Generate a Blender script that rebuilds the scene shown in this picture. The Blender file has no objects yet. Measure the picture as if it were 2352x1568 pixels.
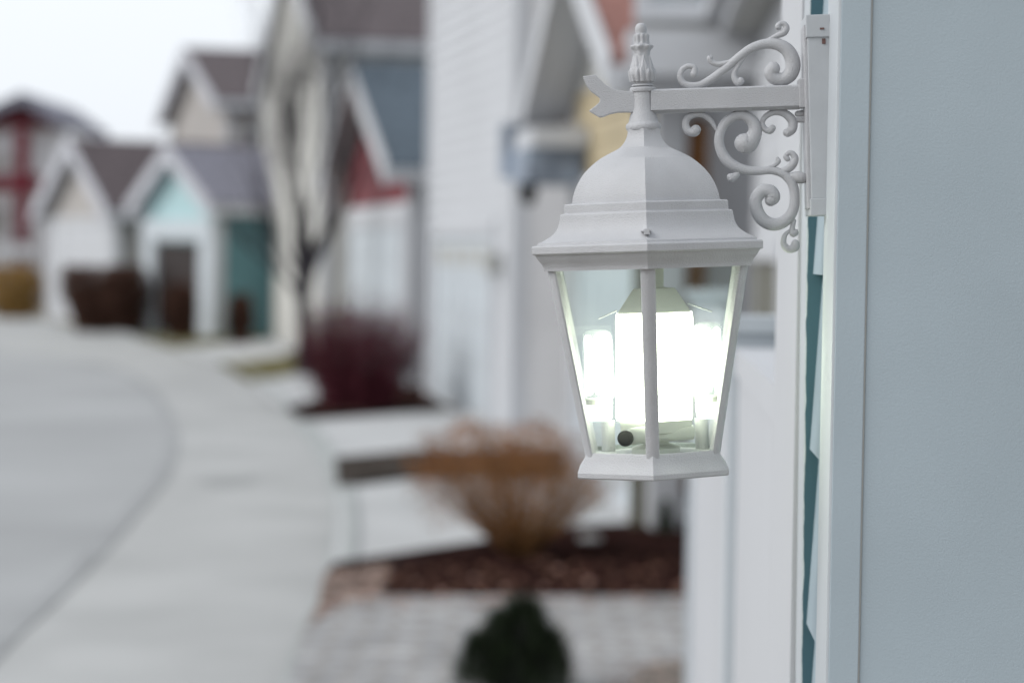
import bpy, bmesh, math, random
from mathutils import Vector, Matrix
random.seed(11)
sc = bpy.context.scene
C = sc.collection
PI = math.pi
R = math.radians

# ---------------------------------------------------------------- camera
CAMH = 1.65
F = 2352 * 50 / 22.3
cam_d = bpy.data.cameras.new('camera'); cam = bpy.data.objects.new('camera', cam_d); C.objects.link(cam)
cam_d.lens = 50; cam_d.sensor_width = 22.3; cam_d.clip_start = 0.05; cam_d.clip_end = 3000
CR = Matrix.Rotation(R(90 - 2.27), 3, 'X') @ Matrix.Rotation(R(0.8), 3, 'Z')
cam.matrix_world = Matrix.Translation((0, 0, CAMH)) @ CR.to_4x4()
cam_d.dof.use_dof = True; cam_d.dof.focus_distance = 2.36; cam_d.dof.aperture_fstop = 2.05
sc.camera = cam
# ---------------------------------------------------------------- sky, sun, exposure
w = bpy.data.worlds.new('World'); sc.world = w; w.use_nodes = True
nt = w.node_tree; bg = nt.nodes['Background']
sky = nt.nodes.new('ShaderNodeTexSky'); sky.sky_type = 'NISHITA'; sky.sun_disc = False
SUN_EL, SUN_AZ = 36, -105                     # degrees; azimuth from +Y, clockwise
sky.sun_elevation = R(SUN_EL); sky.sun_rotation = R(SUN_AZ)
sky.air_density = 1.0; sky.dust_density = 4.0; sky.ozone_density = 1.5
hs = nt.nodes.new('ShaderNodeHueSaturation'); hs.inputs['Saturation'].default_value = 0.22   # veil of cloud
nt.links.new(sky.outputs[0], hs.inputs['Color'])
cl = nt.nodes.new('ShaderNodeMix'); cl.data_type = 'RGBA'; cl.inputs[0].default_value = 0.72          # high overcast layer
cl.inputs[7].default_value = (7.75, 8.15, 8.68, 1)
nt.links.new(hs.outputs[0], cl.inputs[6]); nt.links.new(cl.outputs[2], bg.inputs[0])
bg.inputs[1].default_value = 0.13
sl = bpy.data.lights.new('sun', 'SUN'); so = bpy.data.objects.new('sun', sl); C.objects.link(so)
sl.energy = 1.0; sl.angle = R(30); sl.color = (1.0, 0.985, 0.95)
sd = Vector((math.sin(R(SUN_AZ)) * math.cos(R(SUN_EL)), math.cos(R(SUN_AZ)) * math.cos(R(SUN_EL)), math.sin(R(SUN_EL))))
so.rotation_euler = sd.to_track_quat('Z', 'Y').to_euler()
sc.view_settings.view_transform = 'Standard'; sc.view_settings.look = 'None'
sc.view_settings.exposure = 0.20; sc.view_settings.gamma = 1
sc.view_settings.use_curve_mapping = False
sc.render.engine = 'CYCLES'
sc.cycles.use_denoising = True
sc.cycles.transparent_max_bounces = 16
sc.cycles.caustics_reflective = False

# ---------------------------------------------------------------- measuring helpers
def ray(u, v):
    return CR @ Vector(((u - 1176) / F, -(v - 784) / F, -1))
def at(u, v, Y):
    d = ray(u, v); t = Y / d.y
    return Vector((d.x * t, Y, CAMH + d.z * t))
def G(u, v, z=0.0):
    d = ray(u, v); t = (z - CAMH) / d.z
    return Vector((d.x * t, d.y * t, z))

# ---------------------------------------------------------------- materials
def mat(name, col, rough=0.6, var=0.0, scale=8.0, bump=0.0, bscale=60.0, detail=4, col2=None, spec=0.4, stretch=None, metal=0.0):
    m = bpy.data.materials.new(name); m.use_nodes = True
    n = m.node_tree.nodes; l = m.node_tree.links; b = n['Principled BSDF']
    b.inputs['Base Color'].default_value = (*col, 1); b.inputs['Roughness'].default_value = rough
    b.inputs['Specular IOR Level'].default_value = spec; b.inputs['Metallic'].default_value = metal
    tc = n.new('ShaderNodeTexCoord'); src = tc.outputs['Object']
    if stretch:
        mp = n.new('ShaderNodeMapping'); mp.inputs['Scale'].default_value = stretch
        l.new(src, mp.inputs[0]); src = mp.outputs[0]
    if var > 0 or col2:
        t = n.new('ShaderNodeTexNoise'); t.inputs['Scale'].default_value = scale; t.inputs['Detail'].default_value = detail
        l.new(src, t.inputs['Vector'])
        cr = n.new('ShaderNodeValToRGB')
        c2 = col2 or tuple(min(1, c * (1 + var)) for c in col)
        c1 = col if col2 else tuple(c * (1 - var) for c in col)
        cr.color_ramp.elements[0].color = (*c1, 1); cr.color_ramp.elements[1].color = (*c2, 1)
        cr.color_ramp.elements[0].position = 0.35; cr.color_ramp.elements[1].position = 0.65
        l.new(t.outputs['Fac'], cr.inputs[0]); l.new(cr.outputs[0], b.inputs['Base Color'])
    if bump > 0:
        t2 = n.new('ShaderNodeTexNoise'); t2.inputs['Scale'].default_value = bscale; t2.inputs['Detail'].default_value = 3
        l.new(src, t2.inputs['Vector'])
        bp = n.new('ShaderNodeBump'); bp.inputs['Strength'].default_value = bump; bp.inputs['Distance'].default_value = 0.002
        l.new(t2.outputs['Fac'], bp.inputs['Height']); l.new(bp.outputs[0], b.inputs['Normal'])
    return m
def emis(name, col, s):
    m = bpy.data.materials.new(name); m.use_nodes = True
    n = m.node_tree.nodes; l = m.node_tree.links; b = n['Principled BSDF']
    b.inputs['Base Color'].default_value = (0.85, 0.85, 0.85, 1)
    b.inputs['Emission Color'].default_value = (*col, 1); b.inputs['Emission Strength'].default_value = s
    return m

M = {}
M['lamp'] = mat('white_cast_paint', (0.466, 0.470, 0.486), 0.42, 0.035, 30, 0.5, 700)
M['block'] = mat('white_block_plastic', (0.47, 0.49, 0.51), 0.5, 0.03, 40, 0.1, 300)
M['rust'] = mat('rusty_screw', (0.16, 0.09, 0.08), 0.8, 0.3, 200)
M['bulb'] = emis('glowing_frosted_cover', (0.95, 1.0, 0.78), 9)
M['tube'] = emis('reflected_tube_dim', (0.92, 1.0, 0.96), 0.55)
M['tubehot'] = emis('reflected_tube_glow', (0.95, 1.0, 0.98), 2.4)
sh_ = bpy.data.materials.new('milky_thin_shell'); sh_.use_nodes = True; _n = sh_.node_tree.nodes; _l = sh_.node_tree.links; _n.remove(_n['Principled BSDF'])
_t = _n.new('ShaderNodeBsdfTransparent'); _d = _n.new('ShaderNodeBsdfDiffuse'); _d.inputs[0].default_value = (.55, .58, .58, 1); _m = _n.new('ShaderNodeMixShader'); _m.inputs[0].default_value = 0.22
_l.new(_t.outputs[0], _m.inputs[1]); _l.new(_d.outputs[0], _m.inputs[2]); _l.new(_m.outputs[0], _n['Material Output'].inputs[0]); M['shell'] = sh_
M['bulbcap'] = mat('bulb_cap_plastic', (0.60, 0.61, 0.56), 0.5)
M['black'] = mat('black_sensor_glass', (0.003, 0.002, 0.008), 0.8, spec=0.05)
M['wall'] = mat('pale_blue_wall_paint', (0.40, 0.47, 0.515), 0.7, 0.06, 3, 0.16, 500)
M['trimw'] = mat('white_trim_paint', (0.48, 0.51, 0.535), 0.55, 0.02, 12, 0.15, 200)
M['siding'] = mat('blue_siding_paint', (0.33, 0.405, 0.45), 0.6, 0.05, 12, 0.25, 200)
M['white'] = mat('white_house_paint', (0.52, 0.53, 0.55), 0.6, 0.03, 1.2)
M['door'] = mat('garage_door_paint', (0.52, 0.56, 0.59), 0.5, 0.02, 1.5)
M['beige'] = mat('beige_lap_paint', (0.68, 0.67, 0.67), 0.7, 0.05, 1.5)
M['cream'] = mat('cream_siding', (0.56, 0.55, 0.515), 0.7, 0.05, 1.0)
M['greige'] = mat('greige_siding', (0.40, 0.375, 0.355), 0.7, 0.08, 1.0)
M['mustard'] = mat('mustard_siding', (0.46, 0.385, 0.25), 0.7, 0.1, 1.5)
M['red'] = mat('barn_red_siding', (0.17, 0.03, 0.037), 0.7, 0.1, 1.5)
M['brick'] = mat('brick_red_siding', (0.38, 0.115, 0.075), 0.7, 0.1, 2)
M['maroon'] = mat('maroon_paint', (0.13, 0.012, 0.022), 0.7, 0.1, 1.5)
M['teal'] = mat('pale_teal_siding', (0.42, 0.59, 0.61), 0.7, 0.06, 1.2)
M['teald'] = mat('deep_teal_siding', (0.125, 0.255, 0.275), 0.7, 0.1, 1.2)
M['shingle'] = mat('brown_shingles', (0.085, 0.068, 0.072), 0.9, 0.3, 6, 0.4, 30)
M['shingler'] = mat('clay_red_shingles', (0.25, 0.12, 0.10), 0.9, 0.2, 6, 0.4, 30)
M['shingleb'] = mat('slate_blue_shingles', (0.075, 0.10, 0.125), 0.9, 0.2, 6, 0.4, 30)
M['shingleg'] = mat('grey_lavender_shingles', (0.19, 0.19, 0.23), 0.9, 0.2, 6, 0.4, 30)
M['lav'] = mat('greyed_trim_paint', (0.48, 0.485, 0.52), 0.6, 0.03, 1.2)
M['soffit'] = mat('grey_soffit', (0.42, 0.42, 0.40), 0.7)
M['pane'] = mat('dark_window_glass', (0.03, 0.035, 0.03), 0.15)
M['olive'] = mat('olive_window_blind', (0.10, 0.095, 0.06), 0.6)
M['darkdoor'] = mat('dark_stained_door', (0.022, 0.014, 0.012), 0.6, 0.3, 2)
M['wood'] = mat('orange_stained_wood', (0.23, 0.10, 0.03), 0.6, 0.2, 4)
M['bluebox'] = mat('slate_blue_box', (0.26, 0.30, 0.36), 0.7, 0.3, 4)
M['blackmetal'] = mat('black_metal', (0.02, 0.02, 0.02), 0.5)
M['concrete'] = mat('light_concrete', (0.375, 0.378, 0.372), 0.85, 0.10, 0.9, 0.3, 60)
M['slab'] = mat('pale_driveway_concrete', (0.45, 0.455, 0.455), 0.85, 0.07, 1.2, 0.3, 60)
M['road'] = mat('street_concrete', (0.325, 0.33, 0.332), 0.85, 0.10, 0.35, 0.3, 60)
M['joint'] = mat('tar_joint', (0.285, 0.29, 0.292), 0.8, 0.1, 3)
M['patch'] = mat('darker_concrete', (0.29, 0.295, 0.29), 0.8, 0.1, 3)
M['kerb'] = mat('kerb_concrete', (0.31, 0.325, 0.32), 0.85, 0.08, 2)
M['earth'] = mat('dry_earth', (0.16, 0.13, 0.09), 0.95, 0.3, 3)
M['mulch'] = mat('red_brown_mulch', (0.012, 0.006, 0.005), 0.95, 0, 14, 0.8, 60, col2=(0.030, 0.014, 0.012), spec=0.03)
M['mulchg'] = mat('grey_brown_mulch', (0.028, 0.023, 0.019), 0.95, 0, 10, 0.8, 60, col2=(0.07, 0.058, 0.05), spec=0.03)
M['grass'] = mat('winter_grass', (0.10, 0.085, 0.02), 0.95, 0.3, 5)
M['gravel'] = mat('pinkish_gravel', (0.08, 0.065, 0.055), 0.9, 0, 14, 0.9, 60, col2=(0.24, 0.21, 0.18))
def paver_mat():
    m = mat('paver_blocks', (0.38, 0.385, 0.39), 0.9, 0.08, 3, 0, 1)
    n = m.node_tree.nodes; l = m.node_tree.links; b = n['Principled BSDF']
    tc = n.new('ShaderNodeTexCoord'); br = n.new('ShaderNodeTexBrick')
    br.inputs['Scale'].default_value = 1; br.inputs['Brick Width'].default_value = 0.24; br.inputs['Row Height'].default_value = 0.15
    br.inputs['Mortar Size'].default_value = 0.022; br.inputs['Mortar Smooth'].default_value = 0.4
    br.inputs['Color1'].default_value = (0.42, 0.42, 0.425, 1); br.inputs['Color2'].default_value = (0.27, 0.272, 0.28, 1)
    br.inputs['Mortar'].default_value = (0.27, 0.255, 0.235, 1)
    l.new(tc.outputs['Object'], br.inputs['Vector'])
    no = n.new('ShaderNodeTexNoise'); no.inputs['Scale'].default_value = 6; no.inputs['Detail'].default_value = 4; l.new(tc.outputs['Object'], no.inputs['Vector'])
    mp = n.new('ShaderNodeMapRange'); mp.inputs['From Min'].default_value = 0.3; mp.inputs['From Max'].default_value = 0.7; mp.inputs['To Min'].default_value = 0.72; mp.inputs['To Max'].default_value = 1.12; l.new(no.outputs['Fac'], mp.inputs['Value'])
    vm = n.new('ShaderNodeVectorMath'); vm.operation = 'SCALE'; l.new(br.outputs['Color'], vm.inputs[0]); l.new(mp.outputs[0], vm.inputs['Scale']); l.new(vm.outputs[0], b.inputs['Base Color'])
    return m
M['paver'] = paver_mat()
def farside_mat():
    """teal paint brushed over a white board: the paint stops short of the edge in a wavering line"""
    m = bpy.data.materials.new('teal_brushed_over_white'); m.use_nodes = True
    n = m.node_tree.nodes; l = m.node_tree.links; b = n['Principled BSDF']; b.inputs['Roughness'].default_value = 0.6
    tc = n.new('ShaderNodeTexCoord'); sp = n.new('ShaderNodeSeparateXYZ'); l.new(tc.outputs['Object'], sp.inputs[0])
    cx = n.new('ShaderNodeCombineXYZ'); l.new(sp.outputs['Z'], cx.inputs['Z'])
    no = n.new('ShaderNodeTexNoise'); no.inputs['Scale'].default_value = 22; no.inputs['Detail'].default_value = 5; l.new(cx.outputs[0], no.inputs['Vector'])
    a = n.new('ShaderNodeMath'); a.operation = 'MULTIPLY_ADD'; a.inputs[1].default_value = -0.0065; a.inputs[2].default_value = 0.0018 + 0.006 * 0.13
    l.new(no.outputs['Fac'], a.inputs[0])
    s = n.new('ShaderNodeMath'); s.operation = 'ADD'; l.new(sp.outputs['X'], s.inputs[0]); sk = n.new('ShaderNodeMath'); sk.operation = 'MULTIPLY_ADD'; sk.inputs[1].default_value = 0.006; l.new(sp.outputs['Z'], sk.inputs[0]); l.new(a.outputs[0], sk.inputs[2])
    l.new(sk.outputs[0], s.inputs[1])
    g = n.new('ShaderNodeMath'); g.operation = 'GREATER_THAN'; g.inputs[1].default_value = 0.0; l.new(s.outputs[0], g.inputs[0])
    mx = n.new('ShaderNodeMix'); mx.data_type = 'RGBA'; l.new(g.outputs[0], mx.inputs[0])
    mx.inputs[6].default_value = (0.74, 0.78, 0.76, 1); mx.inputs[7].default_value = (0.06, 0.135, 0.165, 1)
    l.new(mx.outputs[2], b.inputs['Base Color'])
    return m
M['farside'] = farside_mat()
def glass_mat():
    m = bpy.data.materials.new('clear_thin_glass'); m.use_nodes = True
    n = m.node_tree.nodes; l = m.node_tree.links; n.remove(n['Principled BSDF'])
    t = n.new('ShaderNodeBsdfTransparent'); t.inputs[0].default_value = (0.93, 0.97, 0.955, 1)
    g = n.new('ShaderNodeBsdfGlossy'); g.inputs['Roughness'].default_value = 0.02
    mx = n.new('ShaderNodeMixShader'); fr = n.new('ShaderNodeFresnel'); fr.inputs['IOR'].default_value = 1.22
    l.new(fr.outputs[0], mx.inputs[0]); l.new(t.outputs[0], mx.inputs[1]); l.new(g.outputs[0], mx.inputs[2])
    # mottled translucent film added to the pane to give the bulb its bloom
    tr = n.new('ShaderNodeBsdfTranslucent'); tr.inputs[0].default_value = (0.8, 0.84, 0.82, 1)
    no = n.new('ShaderNodeTexNoise'); no.inputs['Scale'].default_value = 18; no.inputs['Detail'].default_value = 6
    tc = n.new('ShaderNodeTexCoord'); l.new(tc.outputs['Object'], no.inputs['Vector'])
    mr = n.new('ShaderNodeMapRange'); mr.inputs['From Min'].default_value = 0.3; mr.inputs['From Max'].default_value = 0.75
    mr.inputs['To Min'].default_value = 0.008; mr.inputs['To Max'].default_value = 0.055; l.new(no.outputs['Fac'], mr.inputs['Value'])
    m2 = n.new('ShaderNodeMixShader'); l.new(mr.outputs[0], m2.inputs[0]); l.new(mx.outputs[0], m2.inputs[1]); l.new(tr.outputs[0], m2.inputs[2])
    l.new(m2.outputs[0], n['Material Output'].inputs[0])
    return m
M['glass'] = glass_mat()

# ---------------------------------------------------------------- object helpers
def empty(name, label, cat, loc=(0, 0, 0), group=None):
    o = bpy.data.objects.new(name, None); C.objects.link(o); o.location = loc; o.empty_display_size = 0.1
    o['label'] = label; o['category'] = cat
    if group: o['group'] = group
    return o
def obj(name, bm, m, parent=None, smooth=False, bevel=0.0):
    """a mesh given in world coordinates, linked as one object, parented without moving"""
    me = bpy.data.meshes.new(name)
    bmesh.ops.recalc_face_normals(bm, faces=bm.faces)
    if bevel:
        bmesh.ops.bevel(bm, geom=[e for e in bm.edges if len(e.link_faces) == 2 and e.calc_face_angle(0) > 0.5], offset=bevel, segments=2, affect='EDGES', profile=0.6)
    if smooth:
        for f in bm.faces: f.smooth = True
    o = bpy.data.objects.new(name, me); C.objects.link(o)
    if parent:
        off = parent.matrix_basis.copy()
        p = parent
        while p.parent: p = p.parent; off = p.matrix_basis @ off
        o.parent = parent
        bm.transform(off.inverted())
    bm.to_mesh(me); bm.free()
    me.materials.append(m)
    return o
def split(o):
    """every loose island of the mesh becomes an object of its own under the same parent"""
    src = bmesh.new(); src.from_mesh(o.data); seen = set(); isl = []
    src.verts.ensure_lookup_table()
    for v in src.verts:
        if v.index in seen: continue
        st = [v]; seen.add(v.index); g = []
        while st:
            a = st.pop(); g.append(a.index)
            for e in a.link_edges:
                c_ = e.other_vert(a)
                if c_.index not in seen: seen.add(c_.index); st.append(c_)
        isl.append(set(g))
    out = []
    for g in isl[1:]:
        n_ = o.copy(); n_.data = o.data.copy(); C.objects.link(n_); n_.parent = o.parent; out.append((n_, g))
    for n_, g in out + [(o, isl[0])]:
        b_ = bmesh.new(); b_.from_mesh(n_.data); b_.verts.ensure_lookup_table()
        bmesh.ops.delete(b_, geom=[v for v in b_.verts if v.index not in g], context='VERTS'); b_.to_mesh(n_.data); b_.free()
    src.free(); return [o] + [n_ for n_, _ in out]
def tag(o, label, cat, group=None):
    o['label'] = label; o['category'] = cat
    if group: o['group'] = group
    return o
def struct(name, bm, m, kind='structure'):
    o = obj(name, bm, m); o['kind'] = kind; return o
def box8(bm, pts):
    v = [bm.verts.new(p) for p in pts]
    for f in ((0, 3, 2, 1), (4, 5, 6, 7), (0, 1, 5, 4), (1, 2, 6, 5), (2, 3, 7, 6), (3, 0, 4, 7)):
        bm.faces.new([v[i] for i in f])
def box(bm, a, b):
    x0, y0, z0 = a; x1, y1, z1 = b
    box8(bm, [(x0, y0, z0), (x1, y0, z0), (x1, y1, z0), (x0, y1, z0), (x0, y0, z1), (x1, y0, z1), (x1, y1, z1), (x0, y1, z1)])
def obox(bm, o, t, n, s0, s1, d0, d1, z0, z1):
    """box in a wall frame: o origin, t along wall, n into the wall (all xy)"""
    def p(s, d, z): return (o[0] + t[0] * s + n[0] * d, o[1] + t[1] * s + n[1] * d, z)
    box8(bm, [p(s0, d0, z0), p(s1, d0, z0), p(s1, d1, z0), p(s0, d1, z0), p(s0, d0, z1), p(s1, d0, z1), p(s1, d1, z1), p(s0, d1, z1)])
def prism(bm, pts, off):
    n = len(pts); a = [bm.verts.new(p) for p in pts]; b = [bm.verts.new(Vector(p) + Vector(off)) for p in pts]
    bm.faces.new(a); bm.faces.new(b[::-1])
    for i in range(n): bm.faces.new((a[i], b[i], b[(i + 1) % n], a[(i + 1) % n]))
def tube(bm, pts, rads, seg=8, flat=(1, 1), up=Vector((0, 1, 0)), ball=True):
    """swept tube through pts; rings are ellipses: rads in the plane, rads*flat along up"""
    rings = []
    n = len(pts)
    P = [Vector(p) for p in pts]; Rr = list(rads)
    if ball:
        d0 = (P[0] - P[1]).normalized(); d1 = (P[-1] - P[-2]).normalized()
        pre = [(P[0] + d0 * Rr[0] * math.sin(a), Rr[0] * math.cos(a)) for a in (1.5, 1.1, 0.6)]
        post = [(P[-1] + d1 * Rr[-1] * math.sin(a), Rr[-1] * math.cos(a)) for a in (0.6, 1.1, 1.5)]
        P = [p for p, _ in pre] + P + [p for p, _ in post]; Rr = [r for _, r in pre] + Rr + [r for _, r in post]
    n = len(P)
    for i in range(n):
        d = (P[min(i + 1, n - 1)] - P[max(i - 1, 0)]).normalized()
        s = d.cross(up)
        if s.length < 1e-3: s = d.cross(Vector((1, 0, 0)))
        s.normalize(); q = s.cross(d).normalized()
        rings.append([bm.verts.new(P[i] + s * math.cos(2 * PI * k / seg) * Rr[i] * flat[0] + q * math.sin(2 * PI * k / seg) * Rr[i] * flat[1]) for k in range(seg)])
    for a, b in zip(rings, rings[1:]):
        for k in range(seg): bm.faces.new((a[k], a[(k + 1) % seg], b[(k + 1) % seg], b[k]))
    bm.faces.new(rings[0][::-1]); bm.faces.new(rings[-1])
def catmull(pts, n=6):
    out = []
    P = [pts[0]] + list(pts) + [pts[-1]]
    for i in range(1, len(P) - 2):
        for k in range(n):
            t = k / n
            out.append(tuple(0.5 * ((2 * b) + (-a + c) * t + (2 * a - 5 * b + 4 * c - d) * t * t + (-a + 3 * b - 3 * c + d) * t ** 3)
                             for a, b, c, d in zip(P[i - 1], P[i], P[i + 1], P[i + 2])))
    out.append(tuple(pts[-1])); return out
def lathe(bm, prof, seg=32, fn=None, cx=0, cy=0):
    rings = []
    for r, z in prof:
        rings.append([bm.verts.new((cx + (fn(r, z, 2 * PI * k / seg) if fn else r) * math.cos(2 * PI * k / seg),
                                    cy + (fn(r, z, 2 * PI * k / seg) if fn else r) * math.sin(2 * PI * k / seg), z)) for k in range(seg)])
    for a, b in zip(rings, rings[1:]):
        for k in range(seg): bm.faces.new((a[k], a[(k + 1) % seg], b[(k + 1) % seg], b[k]))
    bm.faces.new(rings[0]); bm.faces.new(rings[-1][::-1])
def sheet(bm, pts, z):
    vs = [bm.verts.new((p[0], p[1], z)) for p in pts]
    bm.faces.new(vs)
    bmesh.ops.triangulate(bm, faces=bm.faces)

# ================================================================ GROUND
bm = bmesh.new(); sheet(bm, [(-900, -100), (900, -100), (900, 1500), (-900, 1500)], -0.03); struct('ground', bm, M['earth'])
kerb_px = [(0, 712), (120, 742), (250, 765), (400, 795), (500, 830), (590, 885), (665, 955), (735, 1050), (768, 1140), (768, 1240), (745, 1335), (700, 1450), (660, 1568), (600, 1800), (540, 2300)]
kerb = [G(*p) for p in catmull([(float(a), float(b)) for a, b in kerb_px], 5)]
bm = bmesh.new()
sheet(bm, [(p.x, p.y) for p in kerb] + [(kerb[-1].x, 0.5), (-40, 0.5), (-40, kerb[0].y)], 0.0); struct('pavement', bm, M['concrete'])
seam_px = [(-260, 800), (0, 812), (230, 838), (340, 890), (388, 960), (397, 1020), (375, 1090), (300, 1180), (230, 1260), (120, 1370), (0, 1480), (-150, 1640)]
seam = [G(*p) for p in catmull([(float(a), float(b)) for a, b in seam_px], 5)]
bm = bmesh.new()
sheet(bm, [(p.x, p.y) for p in seam] + [(seam[-1].x, 0.6), (-38, 0.6), (-38, seam[0].y)], 0.004); struct('road', bm, M['road'])
def strip(name, line, w0, w1, z, m, h=0.0, side=1):
    bm = bmesh.new(); L = []; Q = []
    for i, p in enumerate(line):
        d = (line[min(i + 1, len(line) - 1)] - line[max(i - 1, 0)]); d.z = 0; d.normalize()
        nn = Vector((-d.y, d.x, 0)) * side
        L.append(p + nn * w0); Q.append(p + nn * w1)
    va = [bm.verts.new((p.x, p.y, z)) for p in L]; vb = [bm.verts.new((p.x, p.y, z + h)) for p in Q]
    for i in range(len(L) - 1): bm.faces.new((va[i], va[i + 1], vb[i + 1], vb[i]))
    if h:
        vc = [bm.verts.new((p.x, p.y, z - 0.03)) for p in Q]
        for i in range(len(L) - 1): bm.faces.new((vb[i], vb[i + 1], vc[i + 1], vc[i]))
    return struct(name, bm, m)
strip('road_joint', seam, -0.045, 0.045, 0.008, M['joint'])
strip('kerb', kerb, -0.02, 0.13, 0.003, M['kerb'], h=0.035)
bm = bmesh.new(); sheet(bm, [(lambda p: (p.x, p.y))(G(*p)) for p in catmull([(440., 1105.), (500., 1096.), (590., 1098.), (560., 1113.), (500., 1117.), (440., 1105.)], 4)[:-1]], 0.004); struct('dark_pavement', bm, M['patch'])  # patch of slightly darker concrete in the pavement
def ground_sheet(name, px, z, m):
    bm = bmesh.new(); sheet(bm, [(lambda p: (p.x, p.y))(G(*p)) for p in px], z); return struct(name, bm, m)
ground_sheet('planting_bed', [(745, 1340), (768, 1310), (1330, 1222), (1640, 1205), (1640, 1394), (800, 1396)], 0.045, M['mulch'])
ground_sheet('planting_bed', [(770, 1062), (945, 1045), (1320, 1040), (1320, 1104), (945, 1105), (775, 1128)], 0.045, M['mulchg'])
ground_sheet('planting_bed', [(655, 945), (770, 915), (760, 870), (1000, 880), (1000, 948), (690, 972)], 0.045, M['mulch'])
ground_sheet('lawn', [(500, 838), (640, 822), (770, 815), (770, 852), (660, 868), (575, 882)], 0.03, M['grass'])
ground_sheet('lawn', [(310, 776), (590, 762), (620, 783), (400, 803)], 0.03, M['grass'])
ground_sheet('lawn', [(120, 741), (340, 745), (330, 765), (230, 765)], 0.03, M['grass'])
ground_sheet('driveway', [(775, 1126), (945, 1104), (1320, 1100), (1640, 1120), (1640, 1210), (1330, 1223), (766, 1312), (772, 1200)], 0.02, M['slab'])
ground_sheet('driveway', [(690, 968), (1000, 944), (1320, 960), (1320, 1042), (945, 1046), (768, 1064), (740, 1030)], 0.02, M['slab'])
ground_sheet('driveway', [(575, 882), (660, 866), (770, 850), (775, 915), (655, 947)], 0.02, M['slab'])
ground_sheet('driveway', [(395, 800), (620, 782), (700, 790), (640, 823), (500, 840)], 0.02, M['slab'])
ground_sheet('gravel', [(728, 1425), (745, 1342), (775, 1345), (845, 1392), (790, 1404), (742, 1425)], 0.05, M['gravel'])['kind'] = 'stuff'
ground_sheet('paved_drive', [(700, 1460), (742, 1403), (800, 1393), (1700, 1393), (1800, 1620), (1800, 2200), (560, 2200), (655, 1640)], 0.052, M['paver'])
ground_sheet('gravel', [(1500, 1556), (1720, 1532), (1720, 1700), (1400, 1700), (1420, 1630)], 0.06, M['gravel'])['kind'] = 'stuff'

# ================================================================ HOUSES
def lap_panel(bm, o, t, n, ext, z0, z1, expo=0.15, th=0.016):
    """lap siding courses as real boards; ext(z) -> (s0, s1)"""
    z = z0
    while z < z1 - 1e-4:
        zt = min(z + expo, z1)
        a0, a1 = ext(z); b0, b1 = ext(zt)
        if b1 - b0 < 0.02: b0 = b1 = (b0 + b1) / 2 - 0.01; b1 += 0.02
        def p(s, d, zz): return bm.verts.new((o[0] + t[0] * s - n[0] * d, o[1] + t[1] * s - n[1] * d, zz))
        v = [p(a0, th, z), p(a1, th, z), p(b1, 0.002, zt), p(b0, 0.002, zt)]
        bm.faces.new(v)
        u_ = [p(a0, 0, z), p(a1, 0, z)]; bm.faces.new((v[0], u_[0], u_[1], v[1]))
        z = zt
def window(house, o, t, n, s0, s1, z0, z1, pm='pane', fm='white', label=None):
    f = bmesh.new(); fw = 0.09
    obox(f, o, t, n, s0 - fw, s0, -0.05, 0.02, z0 - fw, z1 + fw); obox(f, o, t, n, s1, s1 + fw, -0.05, 0.02, z0 - fw, z1 + fw)
    obox(f, o, t, n, s0, s1, -0.05, 0.02, z1, z1 + fw); obox(f, o, t, n, s0, s1, -0.06, 0.02, z0 - fw, z0)
    obox(f, o, t, n, (s0 + s1) / 2 - 0.02, (s0 + s1) / 2 + 0.02, -0.035, 0.0, z0, z1)
    fo = obj('window', f, M[fm], house)
    g = bmesh.new(); obox(g, o, t, n, s0, s1, -0.022, 0.0, z0, z1); obj('pane', g, M[pm], fo)
    return fo
def garage_door(house, o, t, n, s0, s1, z1, m='door', lites=True):
    b = bmesh.new(); rows = 4; h = z1 / rows; cols = 4; cw = (s1 - s0) / cols
    for r_ in range(rows):
        obox(b, o, t, n, s0, s1, -0.02, 0.03, r_ * h + 0.06, (r_ + 1) * h - 0.012 + 0.06)
        for c in range(cols):
            if r_ == rows - 1 and lites: continue
            obox(b, o, t, n, s0 + c * cw + 0.08, s0 + (c + 1) * cw - 0.08, -0.032, -0.02, r_ * h + 0.13, (r_ + 1) * h - 0.02)
    d = obj('garage_door', b, M[m], house)
    f = bmesh.new()
    obox(f, o, t, n, s0 - 0.14, s0, -0.05, 0.02, 0, z1 + 0.22); obox(f, o, t, n, s1, s1 + 0.14, -0.05, 0.02, 0, z1 + 0.22)
    obox(f, o, t, n, s0, s1, -0.05, 0.02, z1 + 0.07, z1 + 0.22); obj('door_frame', f, M['white'], d)
    if lites:
        g = bmesh.new()
        for c in range(cols): obox(g, o, t, n, s0 + c * cw + 0.1, s0 + (c + 1) * cw - 0.1, -0.028, -0.02, (rows - 1) * h + 0.2, rows * h - 0.04)
        obj('pane', g, M['soffit'], d)
    return d
def frame(pn, pf):
    t = Vector((pf[0] - pn[0], pf[1] - pn[1])); L = t.length; t /= L
    return L, t, Vector((t.y, -t.x))
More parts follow.
